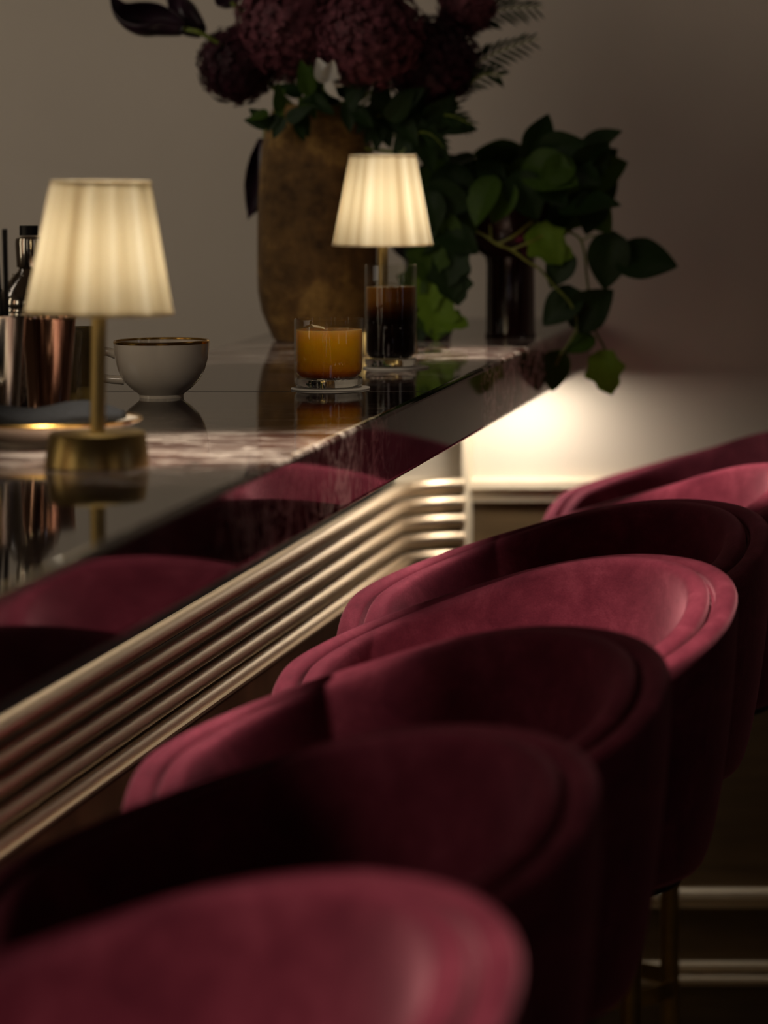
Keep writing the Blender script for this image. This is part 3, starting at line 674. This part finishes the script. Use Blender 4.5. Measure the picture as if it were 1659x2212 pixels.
for (xa, xb) in ((950, 930), (975, 960), (930, 910)): vine(p2, [(xa, 470, 0), ((xa+xb)/2, 520, -.06), (xb, 620, -.07), (xb+5, 700, -.07)], 5.70, .0016, m_stem)
tag(p2, 'second leafy green plant in a dark pot just behind the cola glass', 'potted plant')

# ------------------------------------------------------------------ stools
RS = .248; ZSEAT = .722; SPAN = math.radians(134); PSI = math.radians(45)
RZ = [(0, 1.036), (15, 1.034), (30, 1.026), (45, 1.012), (60, .993), (87, .961), (110, .936), (122, .922), (134, .908)]
def upath(n=150):
    out = []
    for i in range(n+1):
        u = 2*i/n-1; d = SPAN*math.copysign(1-(1-abs(u))**1.25, u)
        k = 1+.035*(abs(d)/SPAN)**3          # the arms open very slightly
        out.append((RS*k*math.cos(d), RS*k*math.sin(d), d))
    return out
def smooth_tab(t, tab):
    n = len(tab); i = max(0, min(n-2, next((j for j in range(n-1) if t <= tab[j+1][0]), n-2)))
    x0, y0 = tab[i]; x1, y1 = tab[i+1]; xm, ym = tab[max(0, i-1)]; xp, yp = tab[min(n-1, i+2)]
    m0 = (y1-ym)/(x1-xm) if x1 != xm and i > 0 else 0; m1 = (yp-y0)/(xp-x0); h = x1-x0; k = (t-x0)/h
    return (2*k**3-3*k*k+1)*y0+(k**3-2*k*k+k)*h*m0+(-2*k**3+3*k*k)*y1+(k**3-k*k)*h*m1
def rimz(d):
    z = smooth_tab(math.degrees(abs(d)), RZ); q = (SPAN-abs(d))*RS
    if q < .085: z -= .10*(1-math.sqrt(max(0, 1-(1-q/.085)**2)))
    return z
def rot(x, y): return (x*math.cos(PSI)-y*math.sin(PSI), x*math.sin(PSI)+y*math.cos(PSI))
def shell(name, prof, m, parent, endr=.02):
    path = upath(); bm = bmesh.new(); rows = []; n = len(path)
    for i, (x, y, d) in enumerate(path):
        nr = Vector((math.cos(d), math.sin(d), 0)); q = (SPAN-abs(d))*RS
        k = 1.0 if q > endr else max(.10, math.sqrt(max(0, 1-(1-q/endr)**2)))
        zr = rimz(d); row = []
        pr = prof(zr); c = sum(p[0] for p in pr)/len(pr)
        for off, z in pr:
            dep = (1.03-z)/.31; tp = -.034*dep*dep
            o_ = c+(off-c)*k+tp; row.append(bm.verts.new((*rot(x+nr.x*o_, y+nr.y*o_), z)))
        rows.append(row)
    L = len(rows[0])
    for a_, b2 in zip(rows, rows[1:]):
        for k in range(L): bm.faces.new((a_[k], a_[(k+1) % L], b2[(k+1) % L], b2[k]))
    bm.faces.new(rows[0][::-1]); bm.faces.new(rows[-1])
    return obj(name, bm, m, parent, subs=1)
def outer_prof(zr):
    p = [(-.002, ZSEAT+.01), (.0, ZSEAT-.004)]
    zs_ = [ZSEAT+(zr-.02-ZSEAT)*t for t in (.0, .1, .3, .55, .8, 1)]
    p = [(.004, zs_[0]-.012), (.014, zs_[0]-.006)]+[(.018, z) for z in zs_[1:]]
    for k in range(1, 8):
        a_ = PI*k/8; p.append((.0040+.014*math.cos(a_), zr-.012+.012*math.sin(a_)))
    p += [(-.0085, zr-.016)]+[(-.0085, z) for z in reversed(zs_[1:5])]+[(-.008, zs_[0]-.008)]
    return p
def inner_prof(zr):
    zt = zr+.0015; zb = ZSEAT+.01
    p = [(-.010, zb), (-.010, zt-.05), (-.0125, zt-.025), (-.0140, zt-.012)]
    for k in range(1, 7):
        a_ = PI*k/7; p.append((-.0275+.0135*math.cos(a_), zt-.012+.0105*math.sin(a_)))
    for t in (.95, .8, .6, .4, .2, 0): p.append((-.0425-.005*math.sin(PI*t), zb+(zt-.02-zb)*t))
    return p
def make_stool():
    root = empty('bar_stool', (0, 0, 0))
    sh = shell('backrest', outer_prof, m_velvet, root)
    shell('inner_padding', inner_prof, m_velvet, sh)
    bm = bmesh.new(); P = []
    for x, y, d in upath()[3:-3]:
        k = 1-.0105/math.hypot(x, y); P.append((*rot(x*k, y*k), rimz(d)-.0150))
    tube(bm, P, .0022, 8); obj('piping', bm, m_velvet, sh)
    bm = bmesh.new()
    lathe(bm, [(0, ZSEAT-.004), (.19, ZSEAT-.004), (.198, ZSEAT+.005), (.204, ZSEAT+.03), (.205, ZSEAT+.055), (.195, ZSEAT+.068), (.16, ZSEAT+.074), (.08, ZSEAT+.077), (0, ZSEAT+.078)], 96)
    obj('seat', bm, m_velvet, root)
    bm = bmesh.new(); lathe(bm, [(0, ZSEAT-.030), (.15, ZSEAT-.034), (.205, ZSEAT-.022), (.212, ZSEAT-.008), (.20, ZSEAT-.003), (0, ZSEAT-.003)], 96); obj('seat_pan', bm, m_black, root)
    bm = bmesh.new(); box(bm, -.11, .11, -.11, .11, ZSEAT-.055, ZSEAT-.030); obj('seat_frame', bm, m_black, root, smooth=False, bevel=.01)
    bm = bmesh.new(); lathe(bm, [(0, ZSEAT-.085), (.034, ZSEAT-.085), (.045, ZSEAT-.03), (0, ZSEAT-.03)], 32); obj('swivel', bm, m_black, root)
    bm = bmesh.new(); lathe(bm, [(0, .018), (.0152, .018), (.0152, ZSEAT-.07), (0, ZSEAT-.07)], 32); obj('column', bm, m_brass_d, root)
    bm = bmesh.new(); lathe(bm, [(0, 0), (.205, 0), (.208, .002), (.208, .008), (.20, .011), (.05, .018), (.022, .026), (.018, .05), (0, .05)], 96); obj('foot_plate', bm, m_brass_d, root)
    bm = bmesh.new(); cx_, cy_, R_ = -.088, -.045, .108
    lathe(bm, [(R_-.005, .145), (R_, .145), (R_+.0005, .158), (R_, .172), (R_-.005, .172), (R_-.0055, .158), (R_-.005, .145)], 96, cx_, cy_)
    obj('footrest', bm, m_brass_d, root)
    return root
labels = ['burgundy velvet bar stool nearest the viewer, cut by the bottom edge', 'burgundy velvet bar stool right behind the one at the bottom edge, its inside in shadow',
          'burgundy velvet bar stool third from the viewer, soft light on its rim', 'brightly lit burgundy velvet bar stool in the middle of the row, in sharp focus',
          'burgundy velvet bar stool with a dark inside, right behind the brightly lit middle one', 'burgundy velvet bar stool second from the far wall, pink light inside its back',
          'burgundy velvet bar stool farthest away, nearest the back wall']
proto = make_stool()
for i, (y, x, rz) in enumerate(STOOLS):
    o = proto if i == 0 else copy_tree(proto)
    o.location = (x, y, 0); o.rotation_euler.z = rz
    if i == 4: o.scale = (1.06, 1.06, 1)
    tag(o, labels[i], 'bar stool', 'velvet bar stools along the counter')
